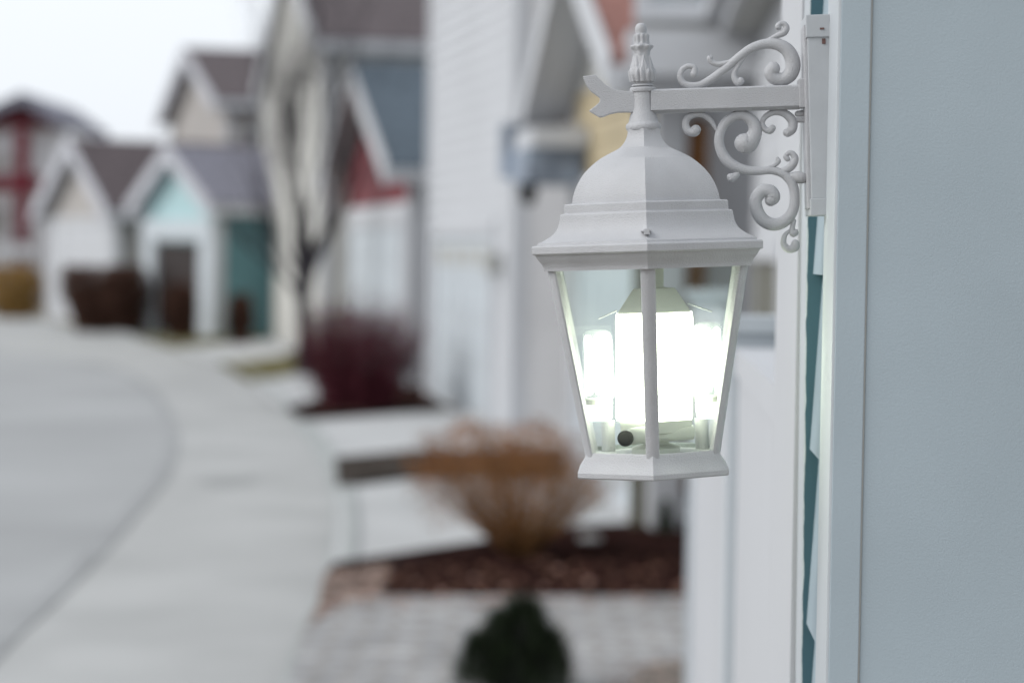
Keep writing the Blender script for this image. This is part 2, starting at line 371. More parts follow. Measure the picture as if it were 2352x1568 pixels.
def house(name, label, pn, pf, depth, eave, peak, wallm, roofm, sidem=None, gablem=None, gz=None, over=0.35, rake_w=0.26, cat='house', laps=0.15, cornerw=0.12, rakem='white', z0=0.0):
    L, t, n = frame(pn, pf); o = Vector(pn)
    h = empty(name, label, cat, (pn[0], pn[1], 0))
    def ext(z):
        if z <= eave: return (0, L)
        k = (z - eave) / (peak - eave); return (L / 2 * k, L - L / 2 * k)
    b = bmesh.new(); lap_panel(b, o, t, n, ext, z0, gz or peak, laps)
    # solid body behind the boards
    P = [o + t * s for s in (0, L)]
    def w3(p, d, z): return (p.x + n.x * d, p.y + n.y * d, z)
    prism(b, [w3(P[0], 0.003, z0), w3(P[1], 0.003, z0), w3(P[1], 0.003, eave), w3((P[0] + P[1]) / 2, 0.003, peak), w3(P[0], 0.003, eave)], (n.x * (depth - .006), n.y * (depth - .006), 0))
    # far-side and rear walls come with the body; street-side boards on the near flank
    obj('wall', b, M[wallm], h)
    if gablem:
        b = bmesh.new(); lap_panel(b, o - n * 0.004, t, n, ext, gz, peak, laps); obj('gable_siding', b, M[gablem], h)
    b = bmesh.new(); lap_panel(b, o, n, t, lambda z: (0, depth), z0, eave, laps); obj('side_wall', b, M[sidem or wallm], h)
    # corner boards
    b = bmesh.new()
    def q2(s, d, z): return (o.x + t.x * s + n.x * d, o.y + t.y * s + n.y * d, z)
    prism(b, [q2(-.03, -.03, z0), q2(cornerw, -.03, z0), q2(cornerw, 0, z0), q2(0, 0, z0), q2(0, cornerw, z0), q2(-.03, cornerw, z0)], (0, 0, eave - 0.02 - z0))
    obox(b, o, t, n, L - cornerw, L + 0.03, -0.03, 0.0, z0, eave - 0.02)
    split(obj('corner_board', b, M['white'], h))
    # roof slabs
    sl = (peak - eave) / (L / 2); th = 0.14
    b = bmesh.new()
    for sgn in (0, 1):
        def p(s, d, z):
            q = o + t * (s if sgn == 0 else L - s) + n * d; return (q.x, q.y, z)
        s0 = -over; zz = eave - over * sl
        box8(b, [p(s0, -over, zz + 0.02), p(L / 2, -over, peak + 0.02), p(L / 2, depth + over, peak + 0.02), p(s0, depth + over, zz + 0.02),
                 p(s0, -over, zz + th), p(L / 2, -over, peak + th), p(L / 2, depth + over, peak + th), p(s0, depth + over, zz + th)])
    rf = obj('roof', b, M[roofm], h)
    b = bmesh.new()
    for sgn in (0, 1):
        def p(s, d, z):
            q = o + t * (s if sgn == 0 else L - s) + n * d; return (q.x, q.y, z)
        s0 = -over; zz = eave - over * sl
        box8(b, [p(s0 - .01, -over - 0.03, zz - rake_w + th), p(L / 2, -over - 0.03, peak - rake_w + th), p(L / 2, -over, peak - rake_w + th), p(s0 - .01, -over, zz - rake_w + th),
                 p(s0 - .01, -over - 0.03, zz + th + .03), p(L / 2, -over - 0.03, peak + th + .03), p(L / 2, -over, peak + th + .03), p(s0 - .01, -over, zz + th + .03)])
        # soffit under the overhang
        box8(b, [p(s0, -over, zz - 0.02), p(L / 2, -over, peak - 0.02), p(L / 2, -0.03, peak - 0.02), p(s0, -0.03, zz - 0.02),
                 p(s0, -over, zz + .015), p(L / 2, -over, peak + .015), p(L / 2, -0.03, peak + .015), p(s0, -0.03, zz + .015)])
    split(obj('rake_board', b, M[rakem], rf))
    b = bmesh.new()
    zz = eave - over * sl
    obox(b, o, t, n, -over - 0.09, -over - 0.012, -over, depth + over, zz - 0.06, zz + 0.1)
    obox(b, o, t, n, -over, -0.03, -over + 0.02, depth + over, zz - 0.055, zz - 0.03)
    obj('gutter', b, M['white'], rf)
    h['_'] = 0; del h['_']
    return h, o, t, n, L

def gp(u, y):                                  # xy of a column of the picture at depth y
    p = at(u, 575, y); return (p.x, p.y)

# --- white house with the plain corner (behind the orange shrub)
H1, o, t, n, L = house('house', 'tall white lap sided house with garage door, between red gabled garage and lantern', gp(1181, 21), gp(985, 25.6), 9, 6.2, 8.2, 'white', 'shingle', sidem='beige', over=0.3)
garage_door(H1, o, t, n, 0.95, L - 0.55, 1.72)
b = bmesh.new(); obox(b, o, t, n, 0.45, 0.62, -0.16, -0.03, 1.42, 1.62); lamp_ = obj('wall_light', b, M['soffit'], H1)
# --- yellow house right behind the lantern
H0, o0, t0, n0, L0 = house('house', 'mustard yellow house with white gable behind the lantern', gp(1515, 13.3), gp(1318, 17.0), 0.15, 2.75, 3.62, 'white', 'shingler', sidem='white', gablem='mustard', gz=2.1, over=0.35, rake_w=0.2)
b = bmesh.new(); lap_panel(b, o0 - n0 * 0.012, t0, n0, lambda z: ((L0 / 2) * (z - 2.75) / .87, L0 - (L0 / 2) * (z - 2.75) / .87), 2.78, 3.6); obj('gable_infill', b, M['soffit'], H0)
b = bmesh.new(); obox(b, o0, t0, n0, 0.12, 0.2, -0.12, -0.04, 0, 2.7); obj('downspout', b, M['olive'], H0)
garage_door(H0, o0, t0, n0, 0.45, L0 - 0.5, 1.95, lites=False)
b = bmesh.new()                                # boxed eave return at the far end of its gable
obox(b, o0, t0, n0, L0 - 0.9, L0 + 0.3, -0.42, -0.03, 2.38, 2.52); obj('eave_return', b, M['white'], H0)
b = bmesh.new(); obox(b, o0, t0, n0, L0 - 0.7, L0 + 0.35, -0.44, -0.03, 2.14, 2.38); obox(b, o0, t0, n0, L0 + 0.301, L0 + 0.6, -0.5, -0.12, 2.2, 2.6); obj('eave_bracket', b, M['bluebox'], H0)
# upper storey and porch that face the camera beside the gable
def xa(u, y): return at(u, 575, y).x
b = bmesh.new(); lap_panel(b, Vector((xa(1452, 12.9), 12.9)), Vector((1, 0)), Vector((0, 1)), lambda z: (0, 0.66), 2.88, 6.0); obj('upper_wall', b, M['soffit'], H0)
window(H0, Vector((xa(1485, 12.9), 12.88)), Vector((1, 0)), Vector((0, 1)), 0, 0.36, 3.03, 3.1, pm='door')
b = bmesh.new(); box(b, (xa(1436, 12.7), 12.6, 2.62), (xa(1440, 12.7) + 0.75, 12.85, 2.80)); box(b, (xa(1436, 12.7), 12.6, 2.80), (xa(1440, 12.7) + .75, 14.9, 2.87)); obj('porch_roof', b, M['white'], H0)
b = bmesh.new(); box(b, (xa(1600, 15), 15.0, 0), (xa(1790, 15), 15.2, 3.6)); obj('porch_wall', b, M['white'], H0)
b = bmesh.new(); box(b, (xa(1500, 15), 15.0, 0), (xa(1600, 15) - 0.003, 15.2, 2.8)); obj('porch_wall', b, M['white'], H0)
b = bmesh.new(); box(b, (xa(1578, 14.9), 14.92, 0.1), (xa(1622, 14.9), 14.98, 2.5)); obj('porch_door', b, M['wood'], H0)
window(H0, Vector((xa(1555, 14.9), 14.95)), Vector((1, 0)), Vector((0, 1)), 0.0, 0.14, 2.62, 2.8)
# black porch lantern hanging under the eave return
hl = empty('wall_light', 'small blurred black hanging lantern under the blue grey eave corner', 'lantern', tuple(at(1216, 455, 16.9)))
c = at(1214, 430, 16.9)
b = bmesh.new(); lathe(b, [(0.03, c.z - 0.13), (0.055, c.z - 0.1), (0.075, c.z + 0.07), (0.09, c.z + 0.08), (0.02, c.z + 0.15), (0.012, c.z + 0.3)], 8, cx=c.x, cy=c.y); obj('lamp_housing', b, M['blackmetal'], hl)
b = bmesh.new(); tube(b, [(c.x, c.y, c.z + 0.28), (c.x + 0.02, c.y, 2.36)], [0.012, 0.012], 6); obj('hanger', b, M['blackmetal'], hl)
# --- grey white house just beyond the blue one: flank with a window and deep eaves
WV = Vector((0.0531, 1)).normalized(); WN = Vector((WV.y, -WV.x))
def wl(x0, y): return Vector((x0 + 0.0531 * y, y))
hw = empty('house', 'pale grey house flank with sloping eaves behind the bracket scrolls', 'house', (0.9, 8, 0))
ow = wl(0.66, 7.9)
b = bmesh.new(); lap_panel(b, ow, WV, WN, lambda z: (0, 4.9), 0, 2.85, 0.15, 0.006); box8(b, [(*(ow + WN * 0.004), 0), (*(ow + WN * 4), 0), (*(ow + WN * 4 + WV * 4.9), 0), (*(ow + WN * .004 + WV * 4.9), 0), (*(ow + WN * 0.004), 2.85), (*(ow + WN * 4), 2.85), (*(ow + WN * 4 + WV * 4.9), 2.85), (*(ow + WN * .004 + WV * 4.9), 2.85)]); obj('wall', b, M['white'], hw)
b = bmesh.new(); obox(b, ow, WV, WN, -0.2, 5.2, -0.18, 0.2, 2.86, 2.9); sf = obj('soffit', b, M['soffit'], hw)
b = bmesh.new(); obox(b, ow, WV, WN, -0.2, 5.2, -0.21, -0.18, 2.84, 3.05); obox(b, ow, WV, WN, -0.2, 5.2, -0.3, -0.21, 2.93, 3.04); obj('gutter', b, M['white'], hw)
b = bmesh.new()
q = [ow + WN * -0.2 + WV * -0.2, ow + WN * 4 + WV * -0.2, ow + WN * 4 + WV * 5.2, ow + WN * -0.2 + WV * 5.2]
box8(b, [(*q[0], 3.05), (*q[1], 5.4), (*q[2], 5.4), (*q[3], 3.05), (*q[0], 3.12), (*q[1], 5.5), (*q[2], 5.5), (*q[3], 3.12)]); obj('roof', b, M['shingle'], hw)
window(hw, ow, WV, WN, 2.0, 4.3, 1.2, 1.62, pm='olive')

# --- house with red gabled garage
H2, o, t, n, L = house('house', 'big cream house with brown roof behind the bare tree', gp(742, 33), gp(600, 44.5), 12, 4.55, 6.5, 'cream', 'shingle', over=0.14, rake_w=0.3)
H2g, og, tg, ng, Lg = house('garage', 'garage wing with dark red gable under a slate blue roof', gp(945, 27), gp(790, 33.5), 4.5, 2.62, 3.95, 'white', 'shingleb', gablem='red', gz=2.22, over=0.35, rake_w=0.24, cat='garage')
garage_door(H2g, og, tg, ng, 0.6, Lg - 0.9, 1.85, lites=False)
b = bmesh.new(); obox(b, og, ng, tg, 0.6, 0.8, -0.03, 0.0, 1.6, 2.3); obj('window', b, M['olive'], H2g)
# --- teal entrance gable
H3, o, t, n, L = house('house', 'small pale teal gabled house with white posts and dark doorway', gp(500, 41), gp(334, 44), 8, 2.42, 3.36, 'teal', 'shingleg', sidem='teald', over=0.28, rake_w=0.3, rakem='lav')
b = bmesh.new(); obox(b, o, t, n, 0.6, 2.74, -0.05, 0.02, 0.05, 1.70); obj('door', b, M['darkdoor'], H3)
b = bmesh.new()
for s in (-0.02, L - 0.72): obox(b, o, t, n, s, s + 0.6, -0.12, -0.03, 0, 1.9)
obox(b, o, t, n, 0.0, L - 0.1, -0.13, -0.03, 1.76, 2.12); obj('porch_surround', b, M['door'], H3)
# --- grey garage at the far left
H4, o, t, n, L = house('garage', 'far grey gabled garage with white door and brown roof', gp(268, 46), gp(112, 50), 9, 2.38, 3.72, 'greige', 'shingle', sidem='greige', over=0.3, rake_w=0.34, cat='garage', rakem='lav')
garage_door(H4, o, t, n, 0.3, L - 0.3, 2.0, m='white', lites=False)
# --- tall house behind the teal one
H5, o, t, n, L = house('house', 'tall beige grey gabled house with brown roof against the sky', gp(520, 50), gp(392, 58), 12, 4.8, 6.15, 'greige', 'shingle', over=0.35, rake_w=0.34, rakem='lav')
window(H5, o, n, t, 0.5, 1.0, 3.3, 4.2)
b = bmesh.new(); obox(b, o, t, n, -0.4, L * 0.9, -1.2, 0, 3.3, 3.42); obox(b, o, t, n, -0.6, L * 0.9, -1.4, -1.1, 3.1, 3.32); obj('lower_roof', b, M['shingleg'], H5)
# --- red and white house at the left edge
H6 = empty('house', 'white and maroon balconied house at the left edge', 'house', (*gp(60, 62), 0))
a = at(-160, 560, 62); bq = at(150, 560, 62)
def zz(v, y): return at(60, v, y).z
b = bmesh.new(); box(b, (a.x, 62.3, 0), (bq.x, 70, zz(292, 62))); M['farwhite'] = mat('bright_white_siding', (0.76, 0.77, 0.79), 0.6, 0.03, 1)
obj('wall', b, M['farwhite'], H6)
pk = at(58, 238, 61.9); el = at(-60, 292, 61.9); er = at(135, 292, 61.9)
b = bmesh.new(); prism(b, [pk - Vector((0, 0, .15)), el, er], (0, 6, 0)); obj('gable_siding', b, M['maroon'], H6)
b = bmesh.new()
for e in (el, er):
    dv = Vector((0, 0, 0.28))
    q0 = e + (e - pk) * 0.12
    box8(b, [q0 + Vector((0, -.5, 0)), pk + Vector((0, -.5, 0)), pk + Vector((0, 7, 0)), q0 + Vector((0, 7, 0)), q0 + Vector((0, -.5, 0)) + dv, pk + Vector((0, -.5, 0)) + dv, pk + Vector((0, 7, 0)) + dv, q0 + Vector((0, 7, 0)) + dv])
obj('roof', b, M['shingleg'], H6)
p0 = at(120, 288, 64); p1 = at(262, 352, 64)
b = bmesh.new(); prism(b, [p0, p1, p1 - Vector((0, 0, .4)), p0 - Vector((0, 0, .9))], (0, 6, 0)); obj('side_roof', b, M['shingle'], H6)
b = bmesh.new(); x = at(50, 400, 61.6).x; box(b, (x - .17, 61.5, 0), (x + .17, 61.8, zz(300, 62)))
x = at(-60, 400, 61.6).x; box(b, (x - .17, 61.5, 0), (x + .17, 61.8, zz(300, 62))); split(obj('porch_post', b, M['maroon'], H6))
b = bmesh.new(); box(b, (a.x, 61.55, zz(440, 62)), (at(98, 400, 62).x, 61.85, zz(402, 62))); obj('balcony_beam', b, M['maroon'], H6)
b = bmesh.new(); box(b, (a.x, 61.2, zz(590, 62)), (bq.x - .6, 61.3, zz(560, 62)))
for i in range(14): x = a.x + 0.2 + i * 0.2; box(b, (x, 61.22, 0.2), (x + .05, 61.28, zz(588, 62)))
obj('railing', b, M['white'], H6)
for u0, u1, v0, v1 in ((-20, 30, 355, 390), (-30, 22, 480, 545)):
    window(H6, Vector((at(u0, 400, 62.3).x, 62.3)), Vector((1, 0)), Vector((0, 1)), 0, at(u1, 400, 62.3).x - at(u0, 400, 62.3).x, zz(v1, 62), zz(v0, 62), pm='soffit', fm='farwhite')
# distant dark roofline behind
hd = empty('house', 'distant low dark roofed house beyond the grey garage', 'house', (*gp(240, 80), 0))
b = bmesh.new(); p = at(150, 400, 80); q = at(420, 400, 80); box(b, (p.x, 80, 0), (q.x, 86, 4.2)); obj('wall', b, M['greige'], hd)
b = bmesh.new(); z1 = at(240, 330, 80).z; prism(b, [(p.x - .5, 79.5, 4.2), (q.x + .5, 79.5, 4.2), (p.x + 1.2, 79.5, z1)], (0, 7, 0)); obj('roof', b, M['shingle'], hd)

# ================================================================ OWN HOUSE (blue wall that carries the lantern)
bh = empty('house', 'pale blue house with white corner boards carrying the lit lantern', 'house', (0.32, 2.2, 0))
def ob(s0, s1, d0, d1, z0, z1, b): obox(b, Vector((0.194 + 0.0531 * 0, 0)), WV, WN, s0, s1, d0, d1, z0, z1)
yc = 2.25 * math.hypot(1, 0.0531); yc2 = 2.37 * math.hypot(1, 0.0531)
ZT = 3.4
b = bmesh.new(); ob(yc, yc2, 0, 0.026, -0.02, ZT, b); ob(yc, yc + 0.022, 0.026, 0.032, -0.02, ZT, b); obj('corner_board', b, M['trimw'], bh, bevel=0.0025)
b = bmesh.new(); ob(yc + 0.0005, yc + 0.025, 0.0335, 4.0, -0.02, ZT, b); obj('side_wall', b, M['wall'], bh, bevel=0.001)
b = bmesh.new(); ob(yc - 0.002, yc + 0.0004, 0.0032, 0.0318, -0.02, ZT, b); obj('corner_face', b, M['wall'], bh, bevel=0.0007)
b = bmesh.new(); ob(yc - 0.0004, yc + 0.01, 0.0319, 0.0334, -0.02, ZT, b); obj('caulk_line', b, M['soffit'], bh)
yf = 2.60 * math.hypot(1, 0.0531)
b = bmesh.new(); ob(yf, yf + 0.082, 0.0, 0.028, -0.02, ZT, b); 
for v_ in b.verts: v_.co.x -= 0.006 * (v_.co.z - 1.55)
obj('corner_board', b, M['trimw'], bh, bevel=0.0012)
# painted flank of the far board (own origin so that the paint line follows the board edge)
ed = Vector((0.194, 0)) + WV * (yf - 0.0008)
side = bpy.data.meshes.new('paint_edge'); bb = bmesh.new()
box(bb, (0.0006, 0, -1.7), (0.036, 0.0007, 1.7))
for v_ in bb.verts: v_.co.x -= 0.006 * (v_.co.z + 1.68 - 1.55)
bb.to_mesh(side); bb.free(); side.materials.append(M['farside'])
so_ = bpy.data.objects.new('paint_edge', side); C.objects.link(so_); so_.parent = bh
so_.matrix_parent_inverse = Matrix.Identity(4)
so_.matrix_basis = bh.matrix_basis.inverted() @ Matrix.Translation((ed.x, ed.y, 1.68)) @ Matrix.Rotation(-math.atan(0.0531), 4, 'Z')
# lap siding between the boards; course height from the photo (bottom edges at v = 629, 1034, 1429)
exp_ = 0.1985
zb = at(1866, 629, 2.6).z
b = bmesh.new()
for k in range(-9, 9):
    z0_ = zb + k * exp_
    def P_(s, d, z): q = Vector((0.194, 0)) + WV * s + WN * d; return (q.x, q.y, z)
    prism(b, [P_(yc2, 0.0075, z0_), P_(yc2, 0.0185, z0_ + exp_), P_(yc2, 0.03, z0_ + exp_), P_(yc2, 0.03, z0_)], (WV.x * (yf - yc2 - 0.0009), WV.y * (yf - yc2 - 0.0009), 0))
obj('siding', b, M['siding'], bh)
b = bmesh.new(); ob(yc + 0.03, yf + 0.08, 0.034, 3.9, -0.02, ZT, b); obj('wall_core', b, M['wall'], bh)
b = bmesh.new(); ob(yc - 0.3, yf + 0.3, -0.3, 4.2, ZT, ZT + 0.2, b); obj('roof', b, M['shingle'], bh)
# white panelled screen wall that continues beyond the corner
fw = empty('fence', 'white panelled fence running on beyond the blue house below the lantern', 'fence', (0.4, 5, 0))
def fb(s0, s1, d0, d1, z0, z1, b): obox(b, Vector((0.194, 0)), WV, WN, s0, s1, d0, d1, z0, z1)
b = bmesh.new()
for i in range(16): fb(2.692 + i * 0.3, 2.692 + i * 0.3 + 0.296, 0.008, 0.05, 0.06, 1.42, b)
obj('panel', b, M['white'], fw)
for s in (4.4, 7.45):
    b = bmesh.new(); fb(s, s + 0.12, -0.01, 0.11, 0, 1.5, b); fb(s - 0.015, s + 0.135, -0.025, 0.125, 1.5, 1.53, b); obj('post', b, M['door'], fw)
b = bmesh.new(); fb(2.69, 3.09, -0.004, 0.09, 0.0, 3.2, b); obj('tall_panel', b, M['white'], fw)
b = bmesh.new(); fb(2.692, 7.45, 0.0, 0.08, 1.42, 1.47, b); fb(2.692, 7.45, 0.01, 0.07, 0.02, 0.06, b); obj('rail', b, M['white'], fw)

# ================================================================ THE LANTERN
S = 2.39 / F
A_T = R(2.5); A_Y = -R(3.2)
LO = at(1486, 570, 2.39)
LM = Matrix.Translation(LO) @ Matrix.Rotation(A_Y, 4, 'Z') @ Matrix.Rotation(-A_T, 4, 'Y')
lan = empty('wall_lantern', 'lit white hexagonal carriage lantern on a scrolled bracket', 'lantern')
lan.matrix_basis = LM
TI = R(1.5)
def loc(u, v):                      # measured picture column/row -> lantern frame, metres
    du, dv = u - 1486, v - 570
    return (S * (du * math.cos(TI) - dv * math.sin(TI)), -S * (du * math.sin(TI) + dv * math.cos(TI)))
def lpart(name, bm, m, parent=lan, smooth=False, bevel=0.0):
    bm.transform(LM); return obj(name, bm, m, parent, smooth, bevel)
def hexring(bm, r, z, rot=-PI / 2):
    return [bm.verts.new((r * math.cos(rot + k * PI / 3), r * math.sin(rot + k * PI / 3), z)) for k in range(6)]
HX = 1 / 0.866
def KP(hw): return 1 - 0.5 * hw * HX / F      # the corners measured in the photo stand nearer than the axis
def hexlathe(bm, prof, close=True):
    rings = [hexring(bm, hw * HX * S * KP(hw), (570 - v) * S * KP(hw)) for hw, v in prof]
    for a, b in zip(rings, rings[1:]):
        for k in range(6): bm.faces.new((a[k], a[(k + 1) % 6], b[(k + 1) % 6], b[k]))
    return rings
def mark_smooth_rows(o, ang=0.6):
    for f in o.data.polygons: f.use_smooth = True
    me = o.data
    bm = bmesh.new(); bm.from_mesh(me)
    for e in bm.edges:
        if len(e.link_faces) == 2 and e.calc_face_angle(0) > ang: e.smooth = False
    bm.to_mesh(me); bm.free()
# dome and skirt
dome = catmull([(37., 297.), (38., 310.), (45., 326.), (58., 340.), (80., 351.), (107., 366.), (136., 391.), (155., 418.), (166., 445.), (169.5, 466.)], 4)
b = bmesh.new(); r_ = hexlathe(b, dome + [(169.5, 470)]); b.faces.new(r_[0]); b.faces.new(r_[-1][::-1])
o_ = lpart('dome', b, M['lamp']); mark_smooth_rows(o_, 0.55)
skirt = [(165, 463), (185, 464.5), (188, 467), (188.5, 485), (190, 486.5), (196, 487.5), (198, 490)] + \
    catmull([(198., 490.), (201., 508.), (208., 525.), (222., 538.), (243., 550.)], 4)[1:] + [(251, 552), (252, 557), (263, 558.5), (265.5, 561.5), (265.5, 576), (263, 579), (258, 580)] + \
    catmull([(258., 580.), (252., 590.), (244., 600.), (239., 609.)], 3)[1:] + [(238, 617), (228, 617), (215, 590), (150, 560)]
b = bmesh.new(); hexlathe(b, skirt); o_ = lpart('skirt', b, M['lamp']); mark_smooth_rows(o_, 0.45)
# interior ceiling plate
b = bmesh.new(); r_ = hexlathe(b, [(222, 600), (222, 603)]); b.faces.new(r_[0]); b.faces.new(r_[-1][::-1]); lpart('ceiling_plate', b, M['lamp'])
# small clip on the front ridge
b = bmesh.new(); yy = -(213 * HX) * S; box(b, (-0.006, yy - 0.006, (570 - 535) * S), (0.0045, yy + 0.02, (570 - 531) * S)); box(b, (-0.003, yy - 0.010, (570 - 541) * S), (0.003, yy + 0.01, (570 - 528) * S)); lpart('clip', b, M['lamp'], bevel=0.0006)
# base
b = bmesh.new(); r_ = hexlathe(b, [(146, 1047), (146, 1038), (151, 1037), (154, 1041), (157, 1054), (163, 1067), (171, 1079), (174, 1084), (174, 1094), (171, 1097), (140, 1097)])
b.faces.new(r_[-1][::-1]); b.faces.new(r_[0]); o_ = lpart('base', b, M['lamp']); mark_smooth_rows(o_, 0.45)
# posts and glass
def hexpt(hw, v, k): return Vector((hw * HX * S * math.cos(-PI / 2 + k * PI / 3), hw * HX * S * math.sin(-PI / 2 + k * PI / 3), (570 - v) * S)) * KP(hw)
for k in range(6):
    p0, p1 = hexpt(222, 612, k), hexpt(146, 1050, k)
    b = bmesh.new()
    rad = Vector((math.cos(-PI / 2 + k * PI / 3), math.sin(-PI / 2 + k * PI / 3), 0)); tan = Vector((-rad.y, rad.x, 0))
    prof = [(-16.5, 0), (-14.5, 4), (-8, 7.5), (0, 9), (8, 7.5), (14.5, 4), (16.5, 0), (9, -13), (-9, -13)]
    ra = [b.verts.new(p0 + (tan * a + rad * (c - 2)) * S) for a, c in prof]; rb = [b.verts.new(p1 + (tan * a * 0.93 + rad * (c - 2)) * S) for a, c in prof]
    for i in range(len(prof)): b.faces.new((ra[i], ra[(i + 1) % len(prof)], rb[(i + 1) % len(prof)], rb[i]))
    b.faces.new(ra); b.faces.new(rb[::-1])
    o_ = lpart('post', b, M['lamp']); mark_smooth_rows(o_, 0.6)
for k in range(6):
    b = bmesh.new()
    inn = 0.985
    q = [hexpt(222 * inn - 6, 608, k), hexpt(222 * inn - 6, 608, (k + 1) % 6), hexpt(146 * inn - 4, 1047, (k + 1) % 6), hexpt(146 * inn - 4, 1047, k)]
    b.faces.new([b.verts.new(p) for p in q]); lpart('glass_pane', b, M['glass'])
# collar (sleeve) and finial on the axis
def prof_px(lst): return [(r * S, (570 - v) * S) for r, v in lst]
b = bmesh.new(); lathe(b, prof_px([(36, 302), (38.5, 300), (40.5, 296), (41, 291), (39.5, 286), (35.5, 283), (34, 281), (31, 268), (27.5, 258), (25.5, 248), (25, 235), (25, 214), (28.5, 212), (29.5, 209), (29.5, 205), (27, 202.5), (20, 202)]), 40)
o_ = lpart('collar', b, M['lamp']); mark_smooth_rows(o_, 0.7)
def leaf(r, z, th):
    v = 570 - z / S; r_ = r
    if 128 < v < 190:
        # two tiers of overlapping pointed leaves
        def tier(ph, vt, vb):
            a = (th * 7 / (2 * PI) + ph) % 1 - 0.5
            k = max(0, min(1, (v - vt) / (vb - vt)))
            wdt = 0.46 * math.sin(min(1, k * 1.1) * PI / 2)
            d = wdt - abs(a)
            if d > 0: return min(1, d / 0.09) * (1 - 0.35 * math.exp(-(a / 0.05) ** 2))
            return 0
        r_ += S * (3.6 * max(tier(0.0, 126, 178), 0) + 3.6 * tier(0.5, 152, 186))
    elif 82 < v < 104: r_ += S * 1.6 * math.cos(th * 9)
    elif 104 <= v < 118: r_ += S * 2.6 * math.cos(th * 7) * math.sin((v - 104) / 14 * PI)
    elif 118 <= v <= 128: r_ += S * 1.0 * math.cos(th * 7)
    return r_
fin = catmull([(18., 202.), (24., 200.), (24.5, 197.), (21., 194.5), (24., 192.), (22., 189.), (22.5, 186.), (24.5, 178.), (25.5, 168.), (23.5, 155.), (20., 142.), (18.5, 130.), (19.5, 120.), (24.5, 112.), (24.5, 107.), (18., 104.), (16.5, 96.), (17., 86.), (15.5, 82.), (12.5, 80.), (13., 74.), (13., 67.), (10.5, 60.), (5., 56.5), (0.8, 56.)], 5)
b = bmesh.new(); lathe(b, prof_px(fin), 112, fn=leaf); lpart('finial', b, M['lamp'], smooth=True)
# arm
b = bmesh.new()
def LP(u, v, y=0.0): x, z = loc(u, v); return Vector((x, y * S, z))
ya = [(0, -19), (1, -22)]
def armsec(u, vt, vb):
    return [LP(u, vt + 0, -15), LP(u, vt + 4, -22), LP(u, vb - 5, -22), LP(u, vb - 5, -24), LP(u, vb - 1, -24), LP(u, vb + 6, -12), LP(u, vb + 6, 12), LP(u, vb - 1, 24), LP(u, vt + 4, 22), LP(u, vt, 15)]
s0 = [b.verts.new(p) for p in armsec(1495, 208, 257)]; s1 = [b.verts.new(p) for p in armsec(1834, 200, 249)]
for i in range(10): b.faces.new((s0[i], s0[(i + 1) % 10], s1[(i + 1) % 10], s1[i]))
b.faces.new(s0); b.faces.new(s1[::-1]); arm = lpart('arm', b, M['lamp'])
c1 = lambda x, y: (1179.7 + 0.4051 * x, 0.4051 * y)
fork = [(700, 524), (640, 524), (600, 519), (560, 507), (520, 482), (490, 452), (470, 430), (395, 438), (415, 488), (440, 520), (470, 542), (492, 560), (490, 583), (466, 605), (430, 632), (490, 668), (512, 664), (545, 650), (590, 641), (640, 640), (700, 642)]
b = bmesh.new(); prism(b, [LP(*c1(*p), -16) for p in fork], (0, 32 * S, 0)); lpart('arm_tip', b, M['lamp'], bevel=2.0 * S)
b = bmesh.new(); x0, _ = loc(1831, 225); x1, _ = loc(1848, 225)
box(b, (x0, -28 * S, (570 - 262) * S), (x1, 28 * S, (570 - 197) * S)); lpart('arm_flange', b, M['lamp'], bevel=2 * S)
# scrolls
def scroll(bm, pts):
    q = catmull([(float(a), float(c), float(r)) for a, c, r in pts], 7)
    P3 = [LP(*c1(a, c), 0) for a, c, r in q]; rr = [max(2, r) * 0.4051 * S for a, c, r in q]
    tube(bm, P3, rr, 16, flat=(1, 0.85))
UP = [
 [(1022, 428, 22), (1026, 408, 19), (1018, 388, 16), (985, 384, 15), (955, 405, 16), (944, 440, 17), (960, 475, 18), (1000, 492, 20), (1060, 488, 21), (1130, 448, 22), (1210, 388, 23), (1290, 322, 24), (1350, 283, 26), (1420, 262, 28), (1485, 264, 33), (1540, 292, 38), (1572, 345, 42), (1576, 398, 43), (1556, 440, 41), (1515, 462, 37), (1472, 452, 38), (1455, 425, 40), (1466, 402, 41)],
 [(1400, 256, 6), (1440, 238, 10), (1490, 216, 15), (1525, 200, 20), (1540, 175, 19), (1530, 153, 16), (1508, 148, 14), (1494, 163, 17), (1497, 170, 17)],
 [(1260, 345, 10), (1205, 366, 14), (1155, 374, 15), (1122, 362, 15), (1110, 342, 16), (1115, 336, 15)],
 [(1320, 318, 8), (1275, 372, 14), (1250, 420, 16), (1252, 455, 19), (1272, 477, 23), (1283, 470, 23)],
]
